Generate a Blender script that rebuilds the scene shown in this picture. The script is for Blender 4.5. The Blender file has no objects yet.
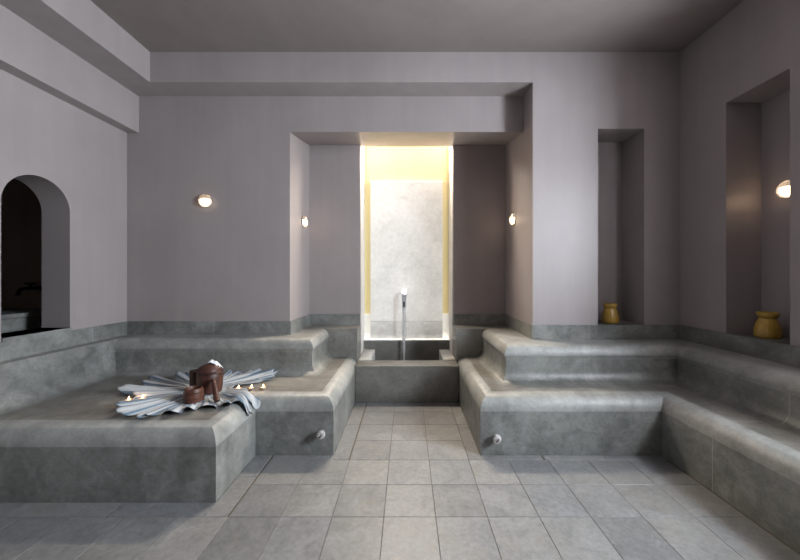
import bpy, bmesh, math, random
from mathutils import Vector, Matrix
random.seed(7)
PI = math.pi
SC = bpy.context.scene
COL = SC.collection

# ------------------------------------------------------------------ materials
def new_mat(name):
    m = bpy.data.materials.new(name); m.use_nodes = True
    nt = m.node_tree; nt.nodes.clear()
    out = nt.nodes.new('ShaderNodeOutputMaterial')
    b = nt.nodes.new('ShaderNodeBsdfPrincipled')
    nt.links.new(b.outputs[0], out.inputs[0])
    return m, nt, b

def N(nt, t, **kw):
    n = nt.nodes.new(t)
    for k, v in kw.items(): setattr(n, k, v)
    return n

def math_n(nt, op, a, b=None, c=None):
    n = N(nt, 'ShaderNodeMath', operation=op)
    for i, v in enumerate((a, b, c)):
        if v is None: continue
        if isinstance(v, (int, float)): n.inputs[i].default_value = v
        else: nt.links.new(v, n.inputs[i])
    return n.outputs[0]

def mixc(nt, fac, a, b, blend='MIX'):
    n = N(nt, 'ShaderNodeMix', data_type='RGBA', blend_type=blend)
    for i, v in ((0, fac), (6, a), (7, b)):
        if isinstance(v, (int, float)): n.inputs[i].default_value = v
        elif isinstance(v, (tuple, list)): n.inputs[i].default_value = (*v[:3], 1)
        else: nt.links.new(v, n.inputs[i])
    return n.outputs[2]

def ramp(nt, fac, stops):
    n = N(nt, 'ShaderNodeValToRGB')
    e = n.color_ramp.elements
    while len(e) < len(stops): e.new(0.5)
    for i, (p, c) in enumerate(stops):
        e[i].position = p
        e[i].color = (*c, 1) if isinstance(c, (tuple, list)) else (c, c, c, 1)
    nt.links.new(fac, n.inputs[0])
    return n.outputs[0]

def noise(nt, vec, scale, detail=4, rough=.6, dist=0):
    n = N(nt, 'ShaderNodeTexNoise')
    n.inputs['Scale'].default_value = scale; n.inputs['Detail'].default_value = detail
    n.inputs['Roughness'].default_value = rough; n.inputs['Distortion'].default_value = dist
    nt.links.new(vec, n.inputs['Vector'])
    return n.outputs[0]

def scaled(nt, vec, s):
    n = N(nt, 'ShaderNodeMapping'); n.inputs['Scale'].default_value = s
    nt.links.new(vec, n.inputs[0]); return n.outputs[0]

def bump(nt, b, h, strength, dist=.01):
    n = N(nt, 'ShaderNodeBump'); n.inputs['Strength'].default_value = strength
    n.inputs['Distance'].default_value = dist
    nt.links.new(h, n.inputs['Height']); nt.links.new(n.outputs[0], b.inputs['Normal'])

def mat_plaster(name, col, rough=.5):
    m, nt, b = new_mat(name)
    pos = N(nt, 'ShaderNodeNewGeometry').outputs['Position']
    a = noise(nt, pos, 1.7, 4, .55, .3)
    streak = noise(nt, scaled(nt, pos, (9, 9, .5)), 1.0, 3, .5)
    f = math_n(nt, 'ADD', math_n(nt, 'MULTIPLY', a, .6), math_n(nt, 'MULTIPLY', streak, .4))
    dk = tuple(c*.9 for c in col); lt = tuple(min(1, c*1.1) for c in col)
    c = ramp(nt, f, [(.3, dk), (.7, lt)])
    nt.links.new(c, b.inputs['Base Color'])
    b.inputs['Roughness'].default_value = rough
    fine = noise(nt, pos, 14, 5, .6)
    bump(nt, b, fine, .06, .02)
    return m

def mat_stone(name, dark, mid, light, rough=.42, joints=(), scale=1.0, jcol=(.45, .45, .42), vein=.5):
    """grey honed marble; joints: (axis, position, half width, (axis2, lo, hi) or None)"""
    m, nt, b = new_mat(name)
    geo = N(nt, 'ShaderNodeNewGeometry')
    pos = geo.outputs['Position']
    big = noise(nt, pos, 2.3*scale, 6, .62, .9)
    mot = noise(nt, pos, 11*scale, 7, .72, .5)
    big = math_n(nt, 'ADD', math_n(nt, 'MULTIPLY', big, .55), math_n(nt, 'MULTIPLY', mot, .45))
    c = ramp(nt, big, [(.36, dark), (.5, mid), (.63, light)])
    st = noise(nt, scaled(nt, pos, (1.2, 1.2, 5)), 3.2*scale, 7, .7, 1.6)
    v = ramp(nt, st, [(.47, 0.0), (.5, 1.0), (.53, 0.0)])
    c = mixc(nt, math_n(nt, 'MULTIPLY', v, .35*vein), c, tuple(x*.5 for x in dark))
    gr = noise(nt, pos, 38*scale, 6, .75)
    c = mixc(nt, .55*vein, c, ramp(nt, gr, [(.3, .42), (.68, 1.42)]), 'MULTIPLY')
    sp = noise(nt, pos, 9*scale, 3, .6, .4)
    c = mixc(nt, math_n(nt, 'MULTIPLY', ramp(nt, sp, [(.6, 0.), (.75, 1.)]), .25), c, tuple(x*.55 for x in dark))
    if joints:
        sep = N(nt, 'ShaderNodeSeparateXYZ'); nt.links.new(pos, sep.inputs[0])
        tot = None
        for ax, p, hw, rng in joints:
            d = math_n(nt, 'ABSOLUTE', math_n(nt, 'SUBTRACT', sep.outputs[ax], p))
            k = math_n(nt, 'LESS_THAN', d, hw)
            for r in (rng or ()):
                k = math_n(nt, 'MULTIPLY', k, math_n(nt, 'GREATER_THAN', sep.outputs[r[0]], r[1]))
                k = math_n(nt, 'MULTIPLY', k, math_n(nt, 'LESS_THAN', sep.outputs[r[0]], r[2]))
            tot = k if tot is None else math_n(nt, 'MAXIMUM', tot, k)
        c = mixc(nt, math_n(nt, 'MULTIPLY', tot, .6), c, jcol)
    nt.links.new(c, b.inputs['Base Color'])
    rr = ramp(nt, gr, [(.3, rough-.07), (.7, rough+.1)])
    nt.links.new(rr, b.inputs['Roughness'])
    bump(nt, b, gr, .12, .006)
    return m

def mat_tile(name):
    m, nt, b = new_mat(name)
    geo = N(nt, 'ShaderNodeNewGeometry'); pos = geo.outputs['Position']
    rnd = geo.outputs['Random Per Island']
    c = ramp(nt, rnd, [(0, (.176, .178, .180)), (.35, (.226, .226, .222)), (.7, (.194, .199, .205)), (1, (.252, .250, .244))])
    comb = N(nt, 'ShaderNodeVectorMath', operation='ADD'); nt.links.new(pos, comb.inputs[0])
    mul = N(nt, 'ShaderNodeVectorMath', operation='SCALE'); mul.inputs[0].default_value = (37, 19, 11)
    nt.links.new(rnd, mul.inputs['Scale']); nt.links.new(mul.outputs[0], comb.inputs[1])
    n1 = noise(nt, comb.outputs[0], 7, 6, .65, 1.0)
    c = mixc(nt, .8, c, ramp(nt, n1, [(.3, .72), (.7, 1.2)]), 'MULTIPLY')
    n3 = noise(nt, comb.outputs[0], 42, 5, .75)
    c = mixc(nt, .6, c, ramp(nt, n3, [(.3, .65), (.7, 1.32)]), 'MULTIPLY')
    n2 = noise(nt, comb.outputs[0], 3, 4, .6, 1.5)
    c = mixc(nt, math_n(nt, 'MULTIPLY', ramp(nt, n2, [(.55, 0.), (.75, 1.)]), .2), c, (.30, .26, .19))
    nt.links.new(c, b.inputs['Base Color'])
    nt.links.new(ramp(nt, n1, [(.3, .34), (.7, .5)]), b.inputs['Roughness'])
    bump(nt, b, n1, .12, .008)
    return m

def mat_simple(name, col, rough=.5, metal=0., emis=None, estr=0., nscale=0, var=.15, coat=0.):
    m, nt, b = new_mat(name)
    if nscale:
        pos = N(nt, 'ShaderNodeTexCoord').outputs['Object']
        n = noise(nt, pos, nscale, 4, .6)
        nt.links.new(ramp(nt, n, [(.3, tuple(c*(1-var) for c in col)), (.7, tuple(min(1, c*(1+var)) for c in col))]), b.inputs['Base Color'])
    else:
        b.inputs['Base Color'].default_value = (*col, 1)
    b.inputs['Roughness'].default_value = rough
    b.inputs['Metallic'].default_value = metal
    b.inputs['Coat Weight'].default_value = coat
    if emis:
        b.inputs['Emission Color'].default_value = (*emis, 1); b.inputs['Emission Strength'].default_value = estr
    return m

def mat_clear(name, tint=(1, 1, 1), base=.06, milk=0.):
    m = bpy.data.materials.new(name); m.use_nodes = True
    nt = m.node_tree; nt.nodes.clear()
    out = N(nt, 'ShaderNodeOutputMaterial')
    tr = N(nt, 'ShaderNodeBsdfTransparent'); tr.inputs[0].default_value = (*tint, 1)
    gl = N(nt, 'ShaderNodeBsdfGlossy'); gl.inputs['Roughness'].default_value = .08
    fr = N(nt, 'ShaderNodeFresnel'); fr.inputs[0].default_value = 1.45
    f = math_n(nt, 'ADD', fr.outputs[0], base)
    mx = N(nt, 'ShaderNodeMixShader')
    nt.links.new(f, mx.inputs[0]); nt.links.new(tr.outputs[0], mx.inputs[1]); nt.links.new(gl.outputs[0], mx.inputs[2])
    if milk:
        df = N(nt, 'ShaderNodeBsdfDiffuse'); df.inputs[0].default_value = (.85, .85, .86, 1)
        tl = N(nt, 'ShaderNodeBsdfTranslucent'); tl.inputs[0].default_value = (.9, .9, .9, 1)
        m1 = N(nt, 'ShaderNodeMixShader'); nt.links.new(df.outputs[0], m1.inputs[1]); nt.links.new(tl.outputs[0], m1.inputs[2])
        m2 = N(nt, 'ShaderNodeMixShader'); m2.inputs[0].default_value = milk
        nt.links.new(mx.outputs[0], m2.inputs[1]); nt.links.new(m1.outputs[0], m2.inputs[2]); mx = m2
    nt.links.new(mx.outputs[0], out.inputs[0])
    return m

def mat_towel(name):
    m, nt, b = new_mat(name)
    uv = N(nt, 'ShaderNodeUVMap'); uv.uv_map = 'UVMap'
    sep = N(nt, 'ShaderNodeSeparateXYZ'); nt.links.new(uv.outputs[0], sep.inputs[0])
    fr = math_n(nt, 'FRACT', math_n(nt, 'MULTIPLY', sep.outputs[0], 84.0))
    c = ramp(nt, fr, [(0, (.44, .465, .485)), (.47, (.44, .465, .485)), (.5, (.12, .18, .245)), (.8, (.13, .19, .26)), (.83, (.44, .465, .485)), (.88, (.44, .465, .485)), (.9, (.3, .34, .38)), (.95, (.44, .465, .485))])
    pos = N(nt, 'ShaderNodeNewGeometry').outputs['Position']
    w = noise(nt, pos, 220, 2, .5)
    c = mixc(nt, .35, c, ramp(nt, w, [(.3, .75), (.7, 1.1)]), 'MULTIPLY')
    nt.links.new(c, b.inputs['Base Color'])
    b.inputs['Roughness'].default_value = .9
    b.inputs['Sheen Weight'].default_value = .15
    bump(nt, b, w, .15, .002)
    return m

PL = (.347, .309, .304)
M = {}
M['plaster'] = mat_plaster('mauve_plaster', PL, .45)
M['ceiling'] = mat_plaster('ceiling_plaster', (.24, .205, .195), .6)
M['white'] = mat_plaster('white_plaster', (.82, .80, .77), .5)
M['yellow'] = mat_plaster('yellow_plaster', (.56, .475, .25), .55)
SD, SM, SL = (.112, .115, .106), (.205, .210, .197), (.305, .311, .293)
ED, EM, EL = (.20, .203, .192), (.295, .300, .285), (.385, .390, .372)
TD, TM, TL = (.115, .11, .098), (.195, .187, .168), (.29, .28, .255)
JF = [(1, 1.87, .0026, [(0, 1.6, 1.72)])]
JS = [(1, 1.86, .0026, [(0, 1.79, 2.05)]), (1, .9, .003, None), (1, 2.60, .0015, [(0, -1.01, -.4)])]
JB = [(1, 1.80, .0022, [(0, 2.01, 2.4)]), (0, 1.35, .0013, None), (0, -1.6, .0013, [(1, 2.5, 3)])]
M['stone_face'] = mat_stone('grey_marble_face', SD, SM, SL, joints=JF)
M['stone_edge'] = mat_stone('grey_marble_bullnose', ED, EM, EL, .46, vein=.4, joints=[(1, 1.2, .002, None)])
M['stone_top'] = mat_stone('warm_grey_marble_slab', TD, TM, TL, .34, joints=JS)
M['stone_back'] = mat_stone('grey_marble_backrest', SD, SM, SL, joints=JB)
M['stone_skirt'] = mat_stone('grey_marble_skirting', SD, SM, SL, joints=[(0, -1.72, .002, None), (0, 1.5, .002, None), (1, 2.66, .002, [(0, -2.6, -2.4)]), (1, 1.9, .002, None)])
M['stone_basin'] = mat_stone('basin_marble', (.15, .15, .135), (.205, .2, .182), (.26, .255, .23))
M['stone_white'] = mat_stone('pale_marble', (.60, .59, .56), (.68, .67, .64), (.74, .73, .71), .5, vein=.25)
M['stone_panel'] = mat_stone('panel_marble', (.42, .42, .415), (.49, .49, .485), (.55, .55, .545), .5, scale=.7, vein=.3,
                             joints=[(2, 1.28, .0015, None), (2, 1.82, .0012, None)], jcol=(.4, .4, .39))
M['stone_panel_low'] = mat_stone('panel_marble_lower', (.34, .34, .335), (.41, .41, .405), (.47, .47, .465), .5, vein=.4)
M['tile'] = mat_tile('floor_stone_tile')
M['grout'] = mat_simple('grout', (.13, .115, .095), .9, nscale=30)
M['dark_wall'] = mat_plaster('dark_washroom_plaster', (.45, .40, .35), .6)
M['dark_absorber'] = mat_simple('dark_absorber', (.05, .035, .025), .6, nscale=6)  # near-black colour for unseen surfaces, chosen to cut bounced light
M['yellow_glaze'] = mat_simple('yellow_glaze', (.50, .31, .055), .28, nscale=18, var=.22, coat=.3)
M['brown'] = mat_simple('brown_copper', (.058, .019, .013), .5, nscale=14, var=.4)
M['brown_light'] = mat_simple('brown_bowl', (.088, .030, .015), .48, nscale=14, var=.4)
M['brown_dark'] = mat_simple('dark_brown_wood', (.034, .013, .009), .5, nscale=22, var=.35)
M['inside'] = mat_simple('vessel_inside', (.03, .016, .012), .6, nscale=20)
M['white_cloth'] = mat_simple('white_cloth', (.70, .73, .77), .9, nscale=60, var=.1)
M['towel'] = mat_towel('striped_towel')
M['pipe'] = mat_simple('white_pipe', (.52, .49, .47), .45, nscale=40, var=.2)
M['hole'] = mat_simple('pipe_hole', (.06, .05, .045), .7)
M['chrome'] = mat_simple('chrome', (.86, .87, .9), .3, .55)
M['black_metal'] = mat_simple('black_metal', (.012, .012, .012), .45, .6)
M['glass'] = mat_clear('lamp_glass', (.88, .88, .88), .05, .16)
M['water'] = mat_clear('water', (.92, .96, 1.0), .05)
M['stream'] = mat_clear('falling_water', (.97, .98, 1.0), .10, .8)
M['plate'] = mat_simple('lamp_back_plate', (.5, .5, .5), .4, .2)
M['diffuser'] = mat_simple('lamp_diffuser', (.9, .85, .78), .5, 0, (1.0, .70, .45), 16)
M['tin'] = mat_simple('tealight_tin', (.55, .50, .46), .3, .8)
M['wax'] = mat_simple('wax', (.85, .70, .52), .5)
M['flame'] = mat_simple('flame', (1, .6, .3), .5, 0, (1.0, .55, .24), 22)
M['frame'] = mat_simple('window_frame_paint', (.5, .5, .48), .5)

# ------------------------------------------------------------------ mesh helpers
def obj(name, bm, mat, parent=None, smooth=False, auto=None, mats=None):
    """link a bmesh (in world coordinates) as one mesh; its data are moved into the parent's frame"""
    bmesh.ops.recalc_face_normals(bm, faces=bm.faces[:])
    me = bpy.data.meshes.new(name); 
    if parent is not None:
        bm.transform(Matrix.Translation(-Vector(parent['_w'])))
    bm.to_mesh(me); bm.free()
    for mm in (mats or [mat]): me.materials.append(mm)
    if smooth or auto:
        me.polygons.foreach_set('use_smooth', [True]*len(me.polygons))
        if auto: me.set_sharp_from_angle(angle=math.radians(auto))
    o = bpy.data.objects.new(name, me); COL.objects.link(o)
    if parent is not None: o.parent = parent
    return o

ROOTS = []
def thing(name, label, cat, loc=(0, 0, 0), group=None):
    o = bpy.data.objects.new(name, None); COL.objects.link(o)
    o.empty_display_size = .05
    o.location = loc; o['label'] = label; o['category'] = cat; o['_w'] = list(loc)
    if group: o['group'] = group
    ROOTS.append(o)
    return o

def tag(o, label, cat, group=None):
    o['label'] = label; o['category'] = cat
    if group: o['group'] = group
    return o

def struct(name, bm, mat, **kw):
    o = obj(name, bm, mat, **kw); o['kind'] = 'structure'; return o

def add_box(bm, x0, x1, y0, y1, z0, z1):
    v = [bm.verts.new((x, y, z)) for x in (x0, x1) for y in (y0, y1) for z in (z0, z1)]
    for f in ((0, 1, 3, 2), (4, 6, 7, 5), (0, 4, 5, 1), (2, 3, 7, 6), (0, 2, 6, 4), (1, 5, 7, 3)):
        bm.faces.new([v[i] for i in f])
    return v

def add_hex(bm, pts):
    """8 corners: bottom ring then top ring"""
    v = [bm.verts.new(p) for p in pts]
    for f in ((0, 1, 2, 3), (7, 6, 5, 4), (0, 4, 5, 1), (1, 5, 6, 2), (2, 6, 7, 3), (3, 7, 4, 0)):
        bm.faces.new([v[i] for i in f])

def boxes(*bs):
    bm = bmesh.new()
    for b in bs: add_box(bm, *b)
    return bm

def bev_box(x0, x1, y0, y1, z0, z1, w=.006, seg=2):
    bm = boxes((x0, x1, y0, y1, z0, z1))
    bmesh.ops.bevel(bm, geom=bm.edges[:], offset=w, segments=seg, profile=.5, affect='EDGES')
    return bm

def sweep(bm, prof, path, caps=True, back=None):
    P = [Vector(p) for p in path]; n = len(P)
    nor = []
    for i in range(n-1):
        d = (P[i+1]-P[i]).normalized(); nor.append(Vector((-d.y, d.x)))
    rings = []
    for i in range(n):
        a = nor[max(0, i-1)]; b = nor[min(n-2, i)]
        mv = (a+b)/(1+a.dot(b))
        ring = [bm.verts.new((P[i].x+o*mv.x, P[i].y+o*mv.y, z)) for o, z in prof]
        if back:                                    # last two profile points run to the wall line
            for v_ in ring[-2:]: v_.co.x, v_.co.y = back[i]
        rings.append(ring)
    for r0, r1 in zip(rings, rings[1:]):
        for k in range(len(prof)-1):
            bm.faces.new((r0[k], r1[k], r1[k+1], r0[k+1]))
    if caps:
        for r in (rings[0], rings[-1]): bm.faces.new(r)

def quad(bm, pts):
    bm.faces.new([bm.verts.new(p) for p in pts])

def lathe(bm, prof, c=(0, 0, 0), seg=40, mod=None, mtx=None):
    rings = []
    for r, z in prof:
        ring = []
        for k in range(seg):
            a = 2*PI*k/seg
            rr = r*(mod(a, z) if mod else 1)
            p = Vector((rr*math.cos(a), rr*math.sin(a), z))
            if mtx: p = mtx @ p
            ring.append(bm.verts.new(p+Vector(c)))
        rings.append(ring)
    for a, b in zip(rings, rings[1:]):
        for k in range(seg):
            bm.faces.new((a[k], a[(k+1) % seg], b[(k+1) % seg], b[k]))
    bm.faces.new(rings[0]); bm.faces.new(rings[-1])

def tube(bm, pts, r, seg=12, radii=None):
    P = [Vector(p) for p in pts]; rings = []
    up = Vector((0, 0, 1))
    for i, p in enumerate(P):
        d = (P[min(i+1, len(P)-1)]-P[max(i-1, 0)]).normalized()
        u = d.cross(up)
        if u.length < 1e-3: u = d.cross(Vector((1, 0, 0)))
        u.normalize(); w = u.cross(d)
        rr = radii[i] if radii else r
        rings.append([bm.verts.new(p+u*rr*math.cos(2*PI*k/seg)+w*rr*math.sin(2*PI*k/seg)) for k in range(seg)])
    for a, b in zip(rings, rings[1:]):
        for k in range(seg): bm.faces.new((a[k], a[(k+1) % seg], b[(k+1) % seg], b[k]))
    bm.faces.new(rings[0]); bm.faces.new(rings[-1])

# ------------------------------------------------------------------ measurements (metres; camera at the origin of x,y)
PX = 1.04
BACK = -3.2            # wall behind the camera
XL, XR = -2.50, 2.26   # side walls
DP, DR, DA = 2.78, 3.00, 3.56   # pier face, recess wall, alcove back wall
CEIL, SOF, BEAM = 3.045, 2.795, 2.468
SEAT, TIER, SKT = .39, .67, .788

# ---- floor: stone tiles laid over a grout bed
g = .257
def gx(k): return .142+g*k
def gy(k): return 2.181+g*k
tb = bmesh.new()
def tile(x0, x1, y0, y1, gap=.0011):
    if x1-x0 < .02 or y1-y0 < .02: return
    v = add_box(tb, x0+gap, x1-gap, y0+gap, y1-gap, -.03, 0)
for k in range(-22, 4):
    for j in range(-11, 7):
        x0, x1, y0, y1 = gx(j), gx(j+1), gy(k), gy(k+1)
        if k >= 0:
            if -.38 < x0 and x1 < .41: tile(x0, x1, y0, min(y1, 3.155))
        elif k >= -2:
            if j >= -4: tile(x0, min(x1, 1.698), y0, y1)
        else:
            if y1 > BACK+.02: tile(max(x0, XL), min(x1, 1.698), max(y0, BACK), y1)
for y0, y1 in ((2.181, 2.70), (2.70, 3.155)):
    tile(-.488, -.372-.009, y0, y1); tile(.399+.002, .488, y0, y1)
tile(-1.008, -.886-.011, gy(-2), 2.0); tile(-1.008, -.886-.011, 2.0, 2.238)
for x0 in (-2.5, -2.0, -1.5): tile(x0, min(x0+.5, -1.008), gy(-2), 1.774)
tile(-.886, -.488, 2.181, 2.238)
for x0 in (.488, .9, 1.3): tile(x0, min(x0+.4, 1.698), 2.181, 2.238)
bmesh.ops.bevel(tb, geom=[e for e in tb.edges if all(abs(v.co.z) < 1e-6 for v in e.verts)], offset=.0012, segments=1, affect='EDGES')
floor = struct('floor', tb, M['tile'])
struct('floor_bed', boxes((-2.7, 2.5, BACK-.2, 4.1, -.12, -.004)), M['grout'])

# ---- left wall with the arched opening
A0, A1, AZ, SILL = 2.069, 2.4926, 1.66, .81
bm = boxes((XL-.21, XL, BACK-.2, A0, 0, 3.2), (XL-.21, XL, A1, 3.3, 0, 3.2), (XL-.21, XL, A0, A1, 0, SILL))
ca, ra, ns = (A0+A1)/2, (A1-A0)/2, 40
for i in range(ns):
    t0, t1 = PI-PI*i/ns, PI-PI*(i+1)/ns
    y0, z0, y1, z1 = ca+ra*math.cos(t0), AZ+ra*math.sin(t0), ca+ra*math.cos(t1), AZ+ra*math.sin(t1)
    add_hex(bm, [(XL-.21, y0, z0), (XL, y0, z0), (XL, y1, z1), (XL-.21, y1, z1), (XL-.21, y0, 3.2), (XL, y0, 3.2), (XL, y1, 3.2), (XL-.21, y1, 3.2)])
struct('wall_left', bm, M['plaster'], auto=20)
struct('trim_1', bev_box(XL-.215, XL+.012, A0, A1, SILL-.03, SILL, .002), M['stone_skirt'])

# ---- washroom seen through the arch
struct('wall_washroom', boxes((-4.6, XL-.21, 2.87, 2.97, 0, 2.5), (-4.7, -4.6, 1.0, 2.97, 0, 2.5), (-4.6, XL-.21, .9, 1.0, 0, 2.5)), M['dark_wall'])
struct('ceiling_washroom', boxes((-4.7, XL-.21, .9, 2.97, 2.5, 2.6)), M['dark_wall'])
struct('floor_washroom', boxes((-4.7, XL-.21, .9, 2.97, -.1, .0)), M['dark_wall'])

# ---- recess wall, alcove side and back walls
bm = bmesh.new()
def prism(bm, pts, z0, z1):
    a = [bm.verts.new((x, y, z0)) for x, y in pts]; b = [bm.verts.new((x, y, z1)) for x, y in pts]
    bm.faces.new(a[::-1]); bm.faces.new(b)
    n = len(pts)
    for i in range(n): bm.faces.new((a[i], a[(i+1) % n], b[(i+1) % n], b[i]))
prism(bm, [(XL-.2, DR), (-1.045, DR), (-1.03, DA+.3), (XL-.2, DA+.3)], 0, 3.2)
struct('wall_back_left', bm, M['plaster'])
struct('wall_alcove_left', boxes((-1.2, -.497, DA, DA+.08, 0, 2.6)), M['plaster'])
struct('wall_alcove_right', boxes((.489, PX+.05, DA, DA+.08, 0, 2.6)), M['plaster'])
# lintel over the alcove, its underside rising to the back
bm = bmesh.new()
add_hex(bm, [(-1.045, DR, 2.477), (PX, DR, 2.477), (PX, DA+.08, 2.59), (-1.045, DA+.08, 2.59), (-1.045, DR, 2.67), (PX, DR, 2.67), (PX, DA+.08, 2.67), (-1.045, DA+.08, 2.67)])
add_box(bm, -1.045, PX, DR, DR+.1, 2.67, 3.2)
struct('trim_2', bm, M['plaster'])
# pier with the tall niche
nx0, nx1, nz1, nd = 1.58, 1.962, 2.41, .28
bm = boxes((PX, nx0, DP, DA+.3, 0, 3.2), (nx1, XR+.3, DP, DA+.3, 0, 3.2), (nx0, nx1, DP, DA+.3, nz1, 3.2), (nx0, nx1, DP, DA+.3, 0, SKT-.012), (nx0, nx1, DP+nd, DA+.3, SKT-.02, nz1))
struct('wall_back_right', bm, M['plaster'])
# right wall with lamp niche and the window beyond the frame's edge
rn0, rn1, rz1, rd = 1.983, 2.38, 2.42, .25
w0, w1, wz0, wz1, wd = .25, 1.56, 1.10, 2.48, .50
TH = XR+.62
bm = boxes((XR, TH, rn1, 3.2, 0, 3.2), (XR, TH, w1, rn0, 0, 3.2), (XR, TH, BACK-.2, w0, 0, 3.2),
           (XR, TH, rn0, rn1, rz1, 3.2), (XR, TH, rn0, rn1, 0, SKT-.012), (XR+rd, TH, rn0, rn1, SKT-.02, rz1),
           (XR, TH, w0, w1, wz1, 3.2), (XR, TH, w0, w1, 0, wz0))
struct('wall_right', bm, M['plaster'])
struct('trim_3', boxes((nx0, nx1, DP-.01, DP+nd, SKT-.015, SKT)), M['stone_skirt'])
struct('trim_4', boxes((XR-.01, XR+rd, rn0, rn1, SKT-.015, SKT)), M['stone_skirt'])
# window frame in the deep reveal
fx = XR+wd
bm = boxes((fx, fx+.06, w0, w0+.05, wz0, wz1), (fx, fx+.06, w1-.05, w1, wz0, wz1), (fx, fx+.06, w0+.05, w1-.05, wz0, wz0+.05),
           (fx, fx+.06, w0+.05, w1-.05, wz1-.05, wz1))
struct('window_1', bm, M['frame'])
# wall behind the camera
struct('wall_front', boxes((XL-.3, XR+.5, BACK-.2, BACK, 0, 3.2)), M['dark_absorber'])
# ceiling and stepped bulkheads
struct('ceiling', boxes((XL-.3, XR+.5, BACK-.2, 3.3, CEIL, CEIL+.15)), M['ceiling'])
struct('trim_5', boxes((-2.126, PX, DP, DR+.1, SOF, CEIL)), M['plaster'])
struct('trim_6', boxes((XL-.05, -2.126, BACK, DR+.1, SOF, CEIL)), M['plaster'])
struct('trim_7', boxes((XL-.05, -2.393, BACK, DR+.1, BEAM, SOF)), M['plaster'])

# ---- light shaft behind the alcove
YB = 3.95
ZS = 5.0
ZM = 2.74
struct('wall_shaft_left', boxes((-.7, -.495, DA+.08, YB+.1, 0, ZM)), M['white'])
struct('wall_shaft_right', boxes((.487, .7, DA+.08, YB+.1, 0, ZM)), M['white'])
struct('wall_well_left', boxes((-.7, -.495, DA+.08, YB+.1, ZM, ZS), (-.7, -.495, DR+.1, DA+.08, 2.67, ZS)), M['ceiling'])  # both upper well walls, out of view, darkened to keep bounce off the panel
struct('wall_well_right', boxes((.487, .7, DA+.08, YB+.1, ZM, ZS), (.487, .7, DR+.1, DA+.08, 2.67, ZS)), M['ceiling'])
struct('shaft_dark_lining', boxes((-.7, .7, DR+.1, DR+.11, 2.67, ZS), (-.495, .487, DR+.11, DA+.08, 2.67, 2.68), (-.495, .487, DA+.08, DA+.085, 2.60, 2.68)), M['dark_absorber'])  # unseen dark lining, added to stop light bouncing back onto the yellow wall
struct('wall_shaft_back', boxes((-.7, .7, YB, YB+.1, .745, ZS)), M['yellow'])
struct('wall_shaft_base', boxes((-.7, .7, YB-.004, YB+.1, 0, .745)), M['stone_white'])

# ---- skirting boards of the same marble
SP = [(0, TIER-.03), (0, SKT), (-.0115, SKT), (-.0115, TIER-.03)]
def skirt(name, path):
    bm = bmesh.new(); sweep(bm, SP, path); struct(name, bm, M['stone_skirt'])
skirt('baseboard_left', [(XL, 1.80), (XL, DR), (-1.045, DR), (-1.032, DA), (-.497, DA)])
skirt('baseboard_right', [(.489, DA), (PX, DA), (PX, DP), (XR, DP), (XR, BACK)])

# ------------------------------------------------------------------ benches
R = .10
NOSE = [(0, -.02), (0, SEAT-R)] + [(R-R*math.cos(PI/2*i/10), SEAT-R+R*math.sin(PI/2*i/10)) for i in range(1, 11)]
CV, TR, OV = .085, .078, .012
BACKP = [(-CV, SEAT-.001)] + [(-CV+CV*math.sin(PI/2*i/8), SEAT+CV-CV*math.cos(PI/2*i/8)) for i in range(1, 9)] \
      + [(0, TIER-TR-.03), (-.004, TIER-TR-.016), (-.010, TIER-TR-.006)] \
      + [(TR-OV-TR*math.cos(PI/2*i/10), TIER-TR+TR*math.sin(PI/2*i/10)) for i in range(0, 11)]
LEFTP = BACKP[:9] + [(0, TIER-.015), (.004, TIER-.004), (.012, TIER)]
def backp(w): return BACKP + [(w, TIER), (w, SEAT-.001)]

def drain(root, x, y, z, label=None):
    bm = bmesh.new()
    mt = Matrix.Rotation(PI/2, 3, 'X')
    lathe(bm, [(.016, -.01), (.016, .022), (.0255, .024), (.027, .028), (.027, .042), (.024, .049), (.016, .052), (.010, .052), (.008, .046)], (x, y, z), 28, mtx=mt)
    d = obj('drain_spout', bm, M['pipe'], root, auto=35)
    d['label'] = 'off-white round drain cap'
    bm = bmesh.new()
    lathe(bm, [(.006, .046), (.006, .0532)], (x-.005, y, z-.010), 16, mtx=mt)
    obj('drain_hole', bm, M['hole'], d) if False else None
    h = bpy.data.meshes.new('drain_hole')
    bm.transform(Matrix.Translation(-Vector(root['_w']))); bm.to_mesh(h); bm.free(); h.materials.append(M['hole'])
    ho = bpy.data.objects.new('drain_hole', h); COL.objects.link(ho); ho.parent = d

FACE, EDGE = NOSE[:2], NOSE[1:]
RISER, TOPE = BACKP[:10], BACKP[9:]   # the bullnose starts at the top of the riser
def bench_parts(root, front, slabs, tier, wall):
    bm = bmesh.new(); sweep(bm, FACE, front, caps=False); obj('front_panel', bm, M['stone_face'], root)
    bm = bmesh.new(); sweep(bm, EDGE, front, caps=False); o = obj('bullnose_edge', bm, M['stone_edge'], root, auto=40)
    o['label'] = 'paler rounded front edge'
    bm = bmesh.new()
    for x0, x1, y0, y1 in slabs: quad(bm, [(x0, y0, SEAT), (x1, y0, SEAT), (x1, y1, SEAT), (x0, y1, SEAT)])
    o = obj('seat_slab', bm, M['stone_top'], root); o['label'] = 'warm grey flat seat'
    bm = bmesh.new(); sweep(bm, RISER, tier, caps=False); obj('backrest', bm, M['stone_back'], root, auto=40)
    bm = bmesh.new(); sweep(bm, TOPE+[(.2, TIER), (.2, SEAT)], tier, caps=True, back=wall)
    o = obj('backrest_edge', bm, M['stone_edge'], root, auto=40); o['label'] = 'paler rounded top edge of the backrest'

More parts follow.
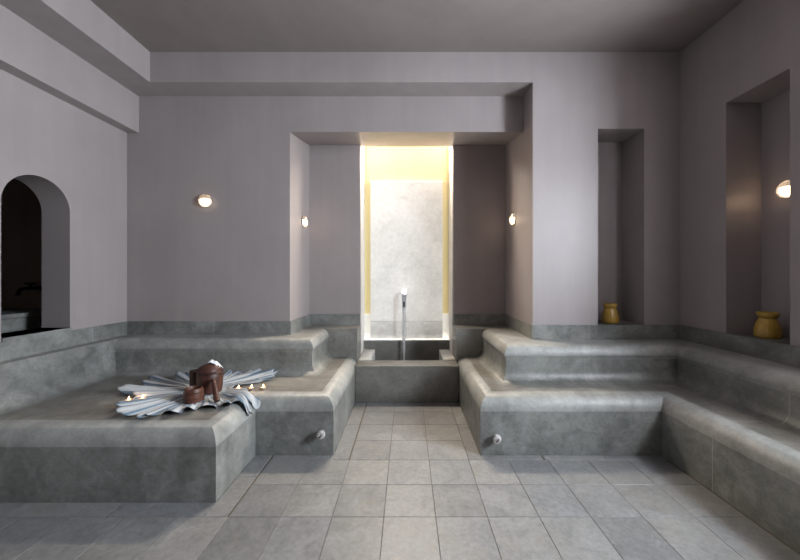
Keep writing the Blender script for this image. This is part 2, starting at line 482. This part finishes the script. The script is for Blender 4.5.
lb = thing('stone_platform', 'wide grey marble platform on the left carrying the towel and candles', 'bench', (-1.5, 2.4, 0))
bench_parts(lb, [(XL, 1.776), (-1.01, 1.776), (-1.01, 2.24), (-.49, 2.24), (-.49, 3.33)],
            [(XL, -1.11, 1.776+R, DR), (-1.11, -.59, 2.34, 3.33)],
            [(-2.41, 2.777), (-.785, 2.777), (-.785, 3.32)], [(-2.41, DR), (-1.043, DR), (-1.036, 3.32)])
bm = bmesh.new(); sweep(bm, LEFTP+[(.088, TIER), (.088, SEAT-.001)], [(-2.41, 1.80), (-2.41, DR)])
obj('side_backrest', bm, M['stone_back'], lb, auto=40)
obj('end_block', boxes((-1.034, -.492, 3.32, DA, .0, TIER)), M['stone_basin'], lb)
drain(lb, -.565, 2.24, .152)

rb = thing('stone_bench', 'L-shaped grey marble bench with rounded edge along the right walls', 'bench', (1.7, 2.5, 0))
bench_parts(rb, [(.49, 3.33), (.49, 2.24), (1.70, 2.24), (1.70, BACK)],
            [(.59, XR, 2.34, DP), (.59, PX, DP, 3.33), (1.80, XR, BACK, 2.34)],
            [(.75, 3.32), (.75, 2.55), (2.05, 2.55), (2.05, BACK)], [(PX, 3.32), (PX, DP), (XR, DP), (XR, BACK)])
obj('end_block', boxes((.489, PX, 3.32, DA, 0, TIER)), M['stone_basin'], rb)
drain(rb, .590, 2.24, .124)

# ------------------------------------------------------------------ basin, panel, spout, water
bs = thing('stone_basin', 'square marble water basin below the spout in the lit alcove', 'basin', (0, 3.5, 0))
obj('front_wall', bev_box(-.488, .488, 3.16, 3.38, -.01, .344, .006), M['stone_basin'], bs, auto=40)
for s in (-1, 1):
    o = obj('side_ledge', bev_box(min(s*.365, s*.487), max(s*.365, s*.487), 3.38, 3.84, 0, .352, .004), M['stone_white'], bs, auto=40)
    o['label'] = 'pale marble side ledge'
obj('back_wall', boxes((-.494, .486, 3.84, YB-.004, 0, .446)), M['stone_basin'], bs)
o = obj('back_ledge', bev_box(-.494, .486, 3.83, YB-.004, .446, .458, .002), M['stone_white'], bs)
o['label'] = 'pale ledge on the back wall'
obj('basin_floor', boxes((-.365, .365, 3.38, 3.84, 0, .08)), M['stone_white'], bs)  # hidden floor made pale to bounce light up onto panel and soffit
o = obj('basin_water', boxes((-.364, .364, 3.381, 3.839, .081, .20)), M['water']); tag(o, 'clear still water filling the marble basin', 'water'); o['kind'] = 'stuff'
pn = thing('marble_panel', 'tall pale marble panel on the yellow wall behind the spout', 'panel', (0, 3.88, .458))
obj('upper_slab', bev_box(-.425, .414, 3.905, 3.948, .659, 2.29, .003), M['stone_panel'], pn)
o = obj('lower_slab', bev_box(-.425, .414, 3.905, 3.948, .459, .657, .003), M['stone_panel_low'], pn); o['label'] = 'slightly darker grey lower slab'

sp = thing('water_spout', 'narrow chrome water spout curving down from the marble panel', 'spout', (-.034, 3.905, .99))
bm = bmesh.new()
prof = []
for i in range(9):
    a = PI/2*i/8
    prof.append((3.90-.055-.045*math.sin(a), .958+.045*math.cos(a)))
pathc = [(3.905, 1.003)] + prof + [(3.80, .835)]
hw, th = .021, .005
rings = []
for i, (y, z) in enumerate(pathc):
    y0, z0 = pathc[max(0, i-1)]; y1, z1 = pathc[min(len(pathc)-1, i+1)]
    d = Vector((y1-y0, z1-z0)).normalized(); nn = Vector((-d.y, d.x))
    rings.append([bm.verts.new((-.034+sx*hw, y+st*nn.x*th, z+st*nn.y*th)) for sx, st in ((-1, -1), (1, -1), (1, 1), (-1, 1))])
for a, b in zip(rings, rings[1:]):
    for k in range(4): bm.faces.new((a[k], a[(k+1) % 4], b[(k+1) % 4], b[k]))
bm.faces.new(rings[0]); bm.faces.new(rings[-1])
obj('arched_blade', bm, M['chrome'], sp, auto=40)
obj('wall_plate', bev_box(-.034-.028, -.034+.028, 3.897, 3.906, .975, 1.03, .003), M['chrome'], sp)
obj('outlet_slot', boxes((-.034-.010, -.034+.010, 3.792, 3.796, .838, .90)), M['hole'], sp)
bm = bmesh.new()
rr = []
for i in range(13):
    t = i/12; z = .838-t*(.838-.19)
    hwx = .019-.010*t+.0016*math.sin(t*19); hy = .004+.004*t
    yy = 3.795-.018*math.sqrt(t)
    rr.append([bm.verts.new((-.034+hwx*math.cos(2*PI*k/14), yy+hy*math.sin(2*PI*k/14), z)) for k in range(14)])
for a, b in zip(rr, rr[1:]):
    for k in range(14): bm.faces.new((a[k], a[(k+1) % 14], b[(k+1) % 14], b[k]))
bm.faces.new(rr[0]); bm.faces.new(rr[-1])
o = obj('water_stream', bm, M['stream'], smooth=True); tag(o, 'thin stream of falling water below the chrome spout', 'water')

# ------------------------------------------------------------------ wall lamps
def lamp(loc, rz, label):
    t = thing('wall_lamp', label, 'lamp', loc, 'round glass wall lamps')
    W = Matrix.Rotation(rz, 3, 'Z')
    toY = Matrix.Rotation(PI/2, 3, 'X')           # lathe axis z -> -y (away from the wall)
    def L(prof, name, mat, seg=40, cut=None, sm=True):
        bm = bmesh.new(); lathe(bm, prof, (0, 0, 0), seg, mtx=toY)
        if cut is not None:
            r = bmesh.ops.bisect_plane(bm, geom=bm.verts[:]+bm.edges[:]+bm.faces[:], plane_co=(0, 0, cut), plane_no=(0, 0, 1), clear_outer=True)
            bmesh.ops.holes_fill(bm, edges=[e for e in bm.edges if e.is_boundary])
        bm.transform(W.to_4x4()); bm.transform(Matrix.Translation(loc))
        return obj(name, bm, mat, t, auto=40)
    L([(.050, 0), (.056, .002), (.056, .008), (.050, .010)], 'back_plate', M['plate'])
    L([(.045*math.cos(a), .0105+.025*math.sin(a)) for a in [PI/2*i/8 for i in range(8)]], 'diffuser', M['diffuser'], cut=.012)
    L([(.059*math.cos(a), .010+.034*math.sin(a)) for a in [PI/2*i/10 for i in range(10)]], 'glass_dome', M['glass'])
    return t
lamp((-1.795, DR, 1.86), 0, 'round glass wall lamp on the bare mauve wall left of the alcove')
lamp((-1.036, 3.36, 1.735), PI/2, 'round glass wall lamp inside the alcove on its left side wall')
lamp((PX, 3.265, 1.742), -PI/2, 'round glass wall lamp inside the alcove on its right side wall')
lamp((XR+rd, 2.210, 1.766), -PI/2, 'round glass wall lamp in the niche above the larger yellow pot')

# ------------------------------------------------------------------ yellow pots
def pot(loc, label, h=.168):
    t = thing('ceramic_pot', label, 'pot', loc, 'yellow pots in the niches')
    k = h/.168
    body = [(.058, 0), (.064, .006), (.066, .018), (.0665, .035), (.065, .055), (.061, .078), (.054, .1), (.046, .117), (.041, .126), (.041, .131)]
    rim = [(.040, .128), (.0435, .132), (.050, .138), (.054, .146), (.0555, .155), (.055, .163), (.052, .168), (.047, .166), (.042, .158), (.037, .145), (.034, .12), (.02, .112)]
    bm = bmesh.new()
    lathe(bm, [(r*k, z*k) for r, z in body], loc, 96, mod=lambda a, z: 1+.012*math.cos(16*a))
    obj('body', bm, M['yellow_glaze'], t, smooth=True)
    bm = bmesh.new(); lathe(bm, [(r*k, z*k) for r, z in rim], loc, 64)
    obj('rim', bm, M['yellow_glaze'], t, smooth=True)
pot((1.745, 2.885, SKT), 'small yellow ceramic pot with flared rim in the tall narrow back niche')
pot((2.378, 2.215, SKT), 'yellow ceramic pot with flared rim in the right wall niche under a lamp')

# ------------------------------------------------------------------ towel
CX, CY = -1.42, 2.37
ctrl = [(22, .34), (34, .45), (45, .50), (56, .45), (66, .45), (74, .40), (84, .39), (100, .34), (122, .36), (138, .41), (150, .42), (160, .49), (172, .47), (184, .49), (195, .50), (202, .38), (207, .30),
        (214, .40), (223, .455), (233, .455), (243, .485), (255, .49), (265, .47), (274, .455), (285, .42), (296, .415), (304, .42), (311, .46), (320, .46), (330, .465), (338, .45), (346, .36), (352, .22), (4, .13), (14, .20)]
ctrl = sorted([(a % 360, r) for a, r in ctrl])
def Rt(deg):
    deg %= 360
    c = ctrl+[(ctrl[0][0]+360, ctrl[0][1])]
    if deg < c[0][0]: deg += 360
    for (a0, r0), (a1, r1) in zip(c, c[1:]):
        if a0 <= deg <= a1:
            t = (deg-a0)/(a1-a0); t = t*t*(3-2*t)
            return r0+(r1-r0)*t
def support(x, y):
    o = max(-1.01-x, y-2.24)
    o = min(o, y-1.776)
    if o >= R: return SEAT
    if o >= 0: return SEAT-R+math.sqrt(max(0, R*R-(R-o)**2))
    return max(SEAT-R-.03, SEAT-R+1.2*o)
bm = bmesh.new(); uvl = bm.loops.layers.uv.new('UVMap')
NT, NRR = 1080, 28
VESS = [(-1.355, 2.31, .085), (-1.50, 2.40, .055), (-1.358, 2.14, .066), (-1.195, 2.12, .03)]
vs = []
for j in range(NRR+1):
    ring = []
    for i in range(NT):
        th_ = 2*PI*i/NT; deg = 360*i/NT
        Rm = Rt(deg); f = j/NRR
        ph = 36*th_+1.9*math.sin(3*th_+.7)+1.2*math.sin(5*th_+2.1)+.6*math.sin(11*th_)
        amp_mod = .72+.28*math.sin(5*th_+1.0)*math.sin(3*th_+.4)
        r = Rm*(.04+.96*f)*(1+.07*f*f*math.sin(ph+1.0)+.02*f*math.sin(ph*.5))
        thd = th_+.03*f*math.sin(ph*.5+1)+.028*math.sin(ph+.6)*f
        x, y = CX+r*math.cos(thd), CY+r*math.sin(thd)
        a = (.004+.052*f**.8*(r/.45))*amp_mod
        if f < .3: a *= f/.3
        k = 1.0
        for vx, vy, vr in VESS:
            d_ = math.hypot(x-vx, y-vy)
            k = min(k, max(0., min(1., (d_-vr-.008)/.07)))
        k = k*k*(3-2*k)
        bunch = .016*math.exp(-(r/.2)**2)
        c_ = .5+.5*math.cos(ph)
        z = support(x, y)+.003+k*(a*c_+bunch)+(1-k)*.003*c_
        ring.append(bm.verts.new((x, y, z)))
    vs.append(ring)
for j in range(NRR):
    for i in range(NT):
        k = (i+1) % NT
        fc = bm.faces.new((vs[j][i], vs[j][k], vs[j+1][k], vs[j+1][i]))
        us = (i/NT, (i+1)/NT, (i+1)/NT, i/NT)
        for lp, u in zip(fc.loops, us): lp[uvl].uv = (u, j/NRR)
fc = bm.faces.new(vs[0])
tw = obj('striped_towel', bm, M['towel'], smooth=True)
tag(tw, 'blue and white striped towel fanned out in pleats on the stone platform', 'towel')
md = tw.modifiers.new('thickness', 'SOLIDIFY'); md.thickness = .0018; md.offset = 1

# ------------------------------------------------------------------ brown vessels on the towel
ZT = SEAT+.0095
bk = thing('bucket', 'large round brown bucket with domed top standing on the striped towel', 'bucket', (-1.355, 2.31, ZT))
bm = bmesh.new()
lathe(bm, [(.068, 0), (.073, .003), (.077, .03), (.080, .07), (.081, .10), (.079, .125), (.076, .132)], (-1.355, 2.31, ZT), 48)
obj('body', bm, M['brown'], bk, auto=40)
bm = bmesh.new()
lathe(bm, [(.076, .130), (.081, .132), (.082, .138), (.078, .142)], (-1.355, 2.31, ZT), 48)
obj('rim', bm, M['brown_dark'], bk, auto=40)
bm = bmesh.new()
lathe(bm, [(.077, .140), (.076, .150), (.070, .165), (.058, .178), (.04, .186), (.02, .189), (.004, .190)], (-1.355, 2.31, ZT), 48)
obj('domed_lid', bm, M['brown'], bk, smooth=True)
# small white cloth folded over the lid
bm = bmesh.new()
nu, nv = 14, 8
gr = []
for i in range(nu+1):
    row = []
    for j in range(nv+1):
        u, v = i/nu-.5, j/nv-.5
        x = -1.325+.070*u; y = 2.325+.055*v
        d = math.hypot(x+1.355, y-2.31)
        zz = ZT+.190-.030*(d/.058)**2*1.05
        row.append(bm.verts.new((x, y, zz+.009+.012*(.5+.5*math.cos(v*9))*(1-abs(u)*.5)+.003*math.sin(u*14))))
    gr.append(row)
for i in range(nu):
    for j in range(nv): bm.faces.new((gr[i][j], gr[i+1][j], gr[i+1][j+1], gr[i][j+1]))
wc = obj('folded_cloth', bm, M['white_cloth'], smooth=True)
tag(wc, 'small folded white cloth lying on top of the brown bucket', 'cloth')
md = wc.modifiers.new('thickness', 'SOLIDIFY'); md.thickness = .006; md.offset = 1

cp = thing('cup', 'tall dark brown cup standing behind and left of the bucket', 'cup', (-1.50, 2.40, ZT))
bm = bmesh.new()
lathe(bm, [(.040, 0), (.043, .004), (.045, .05), (.046, .108), (.0475, .112), (.0475, .120), (.044, .121), (.042, .116), (.040, .03), (.02, .026)], (-1.50, 2.40, ZT), 36)
obj('body', bm, M['brown_dark'], cp, auto=40)
bm = bmesh.new()
lathe(bm, [(.0475, .1), (.0487, .101), (.0487, .106), (.0475, .107)], (-1.50, 2.40, ZT), 36)
obj('band', bm, M['brown'], cp, auto=40)

bw = thing('bowl', 'small reddish brown tub with a banded side in front of the bucket', 'tub', (-1.358, 2.14, ZT))
bm = bmesh.new()
lathe(bm, [(.050, 0), (.0565, .003), (.0575, .02), (.056, .05), (.052, .074), (.049, .082), (.046, .083), (.044, .078), (.042, .02), (.02, .016)], (-1.358, 2.14, ZT), 44)
obj('body', bm, M['brown_light'], bw, auto=40)
for z in (.022, .058):
    bm = bmesh.new(); r_ = .0575 if z < .04 else .0555
    lathe(bm, [(r_, z-.003), (r_+.0015, z-.002), (r_+.0015, z+.004), (r_-.001, z+.005)], (-1.358, 2.14, ZT), 44)
    obj('hoop', bm, M['brown'], bw, auto=40)

st = thing('wooden_stick', 'dark brown wooden stick leaning against the front of the bucket', 'stick', (-1.195, 2.12, ZT))
p0, p1 = Vector((-1.195, 2.115, ZT+.006)), Vector((-1.284, 2.228, ZT+.108))
bm = bmesh.new()
d = (p1-p0).normalized(); u = d.cross(Vector((0, 0, 1))).normalized(); w = u.cross(d)
rg = []
for t, a, b in ((0, .016, .011), (.06, .018, .012), (.5, .015, .010), (.94, .013, .009), (1, .011, .007)):
    c = p0+(p1-p0)*t
    rg.append([bm.verts.new(c+u*a*math.cos(q)+w*b*math.sin(q)) for q in [2*PI*i/12 for i in range(12)]])
for a, b in zip(rg, rg[1:]):
    for k in range(12): bm.faces.new((a[k], a[(k+1) % 12], b[(k+1) % 12], b[k]))
bm.faces.new(rg[0]); bm.faces.new(rg[-1])
obj('shaft', bm, M['brown'], st, auto=40)

# ------------------------------------------------------------------ candles
def candle(x, y, z, label):
    t = thing('tealight_candle', label, 'candle', (x, y, z), 'lit tealights beside the towel')
    L = (x, y, z)
    bm = bmesh.new(); lathe(bm, [(.017, 0), (.0185, .001), (.019, .013), (.0195, .0145), (.0185, .0145), (.018, .011), (.017, .010)], L, 28); obj('tin_cup', bm, M['tin'], t, auto=40)
    bm = bmesh.new(); lathe(bm, [(.0178, .009), (.0178, .0118), (.010, .0124), (.002, .0122)], L, 28); obj('wax', bm, M['wax'], t, auto=40)
    bm = bmesh.new(); tube(bm, [(x, y, z+.012), (x+.0005, y, z+.018)], .0008, 8); obj('wick', bm, M['hole'], t)
    bm = bmesh.new(); lathe(bm, [(.001, .015), (.0034, .018), (.0042, .021), (.003, .027), (.0014, .032), (.0004, .035)], L, 16); obj('flame', bm, M['flame'], t, smooth=True)
    ld = bpy.data.lights.new('candle_glow', 'POINT'); ld.energy = .05; ld.color = (1, .56, .26); ld.shadow_soft_size = .006
    lo = bpy.data.objects.new('candle_glow', ld); COL.objects.link(lo); lo.location = (x, y, z+.05)
candle(-1.775, 2.145, SEAT+.0005, 'lit tealight left of the towel, the outermost one on the left')
candle(-1.712, 2.175, SEAT+.0005, 'lit tealight left of the towel, the one nearer the brown tub')
candle(-1.185, 2.365, SEAT+.0005, 'lit tealight right of the bucket, nearest to it')
candle(-1.098, 2.375, SEAT+.0005, 'lit tealight right of the bucket, middle one of the row of three')
candle(-1.020, 2.385, SEAT+.0005, 'lit tealight right of the bucket, farthest from it')

# ------------------------------------------------------------------ washroom basin and tap
wb = thing('wash_basin', 'grey stone wash basin with ledge seen through the left arch', 'basin', (-3.2, 2.4, 0))
obj('front_slab', bev_box(-3.0, -2.9, 1.2, 2.865, 0, .88, .004), M['stone_face'], wb)
obj('ledge', bev_box(-3.35, -2.885, 1.2, 2.865, .88, .915, .006), M['stone_face'], wb)
tp = thing('tap', 'black tap on the dark wall above the wash basin through the arch', 'tap', (-3.13, 2.87, 1.09))
bm = bmesh.new()
tube(bm, [(-3.13, 2.868, 1.09), (-3.13, 2.80, 1.092), (-3.13, 2.745, 1.090), (-3.13, 2.715, 1.078), (-3.13, 2.703, 1.052), (-3.13, 2.702, 1.035)], .013, 12, [.017, .014, .013, .013, .0135, .014])
obj('spout', bm, M['black_metal'], tp, auto=50)
bm = bmesh.new(); tube(bm, [(-3.13, 2.795, 1.09), (-3.13, 2.795, 1.125)], .009, 12); obj('valve_stem', bm, M['black_metal'], tp, auto=50)
bm = bmesh.new(); tube(bm, [(-3.13, 2.755, 1.128), (-3.13, 2.835, 1.128)], .007, 12); tube(bm, [(-3.17, 2.795, 1.128), (-3.09, 2.795, 1.128)], .007, 12)
obj('cross_handle', bm, M['black_metal'], tp, auto=50)

for r in ROOTS: del r['_w']

# ------------------------------------------------------------------ light
def area(name, loc, target, sx, sy, e, col, spread=180):
    ld = bpy.data.lights.new(name, 'AREA'); ld.shape = 'RECTANGLE'; ld.size = sx; ld.size_y = sy; ld.energy = e; ld.color = col
    ld.spread = math.radians(spread)
    o = bpy.data.objects.new(name, ld); COL.objects.link(o); o.location = loc
    o.rotation_euler = (Vector(target)-Vector(loc)).to_track_quat('-Z', 'Y').to_euler()
    return o
# daylight entering the window of the right wall
yc, zc = (w0+w1)/2, (wz0+wz1)/2
area('window_daylight', (XR+wd-.005, yc, zc), (XR-1, yc, zc), w1-w0-.1, wz1-wz0-.1, 265, (.84, .915, 1.0))
# daylight falling through the open top of the light well behind the alcove
sl = bpy.data.lights.new('sun', 'SUN'); sl.energy = 27; sl.color = (1.0, .96, .89); sl.angle = math.radians(2.5)
so = bpy.data.objects.new('sun', sl); COL.objects.link(so); so.location = (0, 3.3, 6)
so.rotation_euler = Vector((0, .113, -1)).to_track_quat('-Z', 'Y').to_euler()
# added area light, no window there, spilling warm light into the alcove
area('alcove_spill_fill', (0, 3.94, 3.02), (0, 2.0, 3.02), .9, .5, 300, (1.0, .86, .70), 165)

wd_ = bpy.data.worlds.new('World'); SC.world = wd_; wd_.use_nodes = True
bg = wd_.node_tree.nodes['Background']
sky = wd_.node_tree.nodes.new('ShaderNodeTexSky'); sky.sky_type = 'NISHITA'; sky.sun_disc = False
sky.sun_elevation = math.radians(35)
wd_.node_tree.links.new(sky.outputs[0], bg.inputs[0]); bg.inputs[1].default_value = .1

# ------------------------------------------------------------------ camera
cd = bpy.data.cameras.new('camera'); cam = bpy.data.objects.new('camera', cd); COL.objects.link(cam)
cd.sensor_width = 36; cd.lens = 336/800*36
cd.shift_x = -7/800; cd.shift_y = -5/800
cd.clip_start = .02
cam.location = (0, 0, 1.2); cam.rotation_euler = (PI/2, 0, 0)
SC.camera = cam

SC.view_settings.view_transform = 'Standard'; SC.view_settings.look = 'None'
SC.view_settings.gamma = 1; SC.view_settings.use_curve_mapping = False
SC.view_settings.exposure = 0.0
SC.cycles.max_bounces = 10; SC.cycles.diffuse_bounces = 7; SC.cycles.transparent_max_bounces = 12
SC.cycles.use_denoising = True
SC.cycles.sample_clamp_indirect = 6
SC.cycles.caustics_reflective = False; SC.cycles.caustics_refractive = False
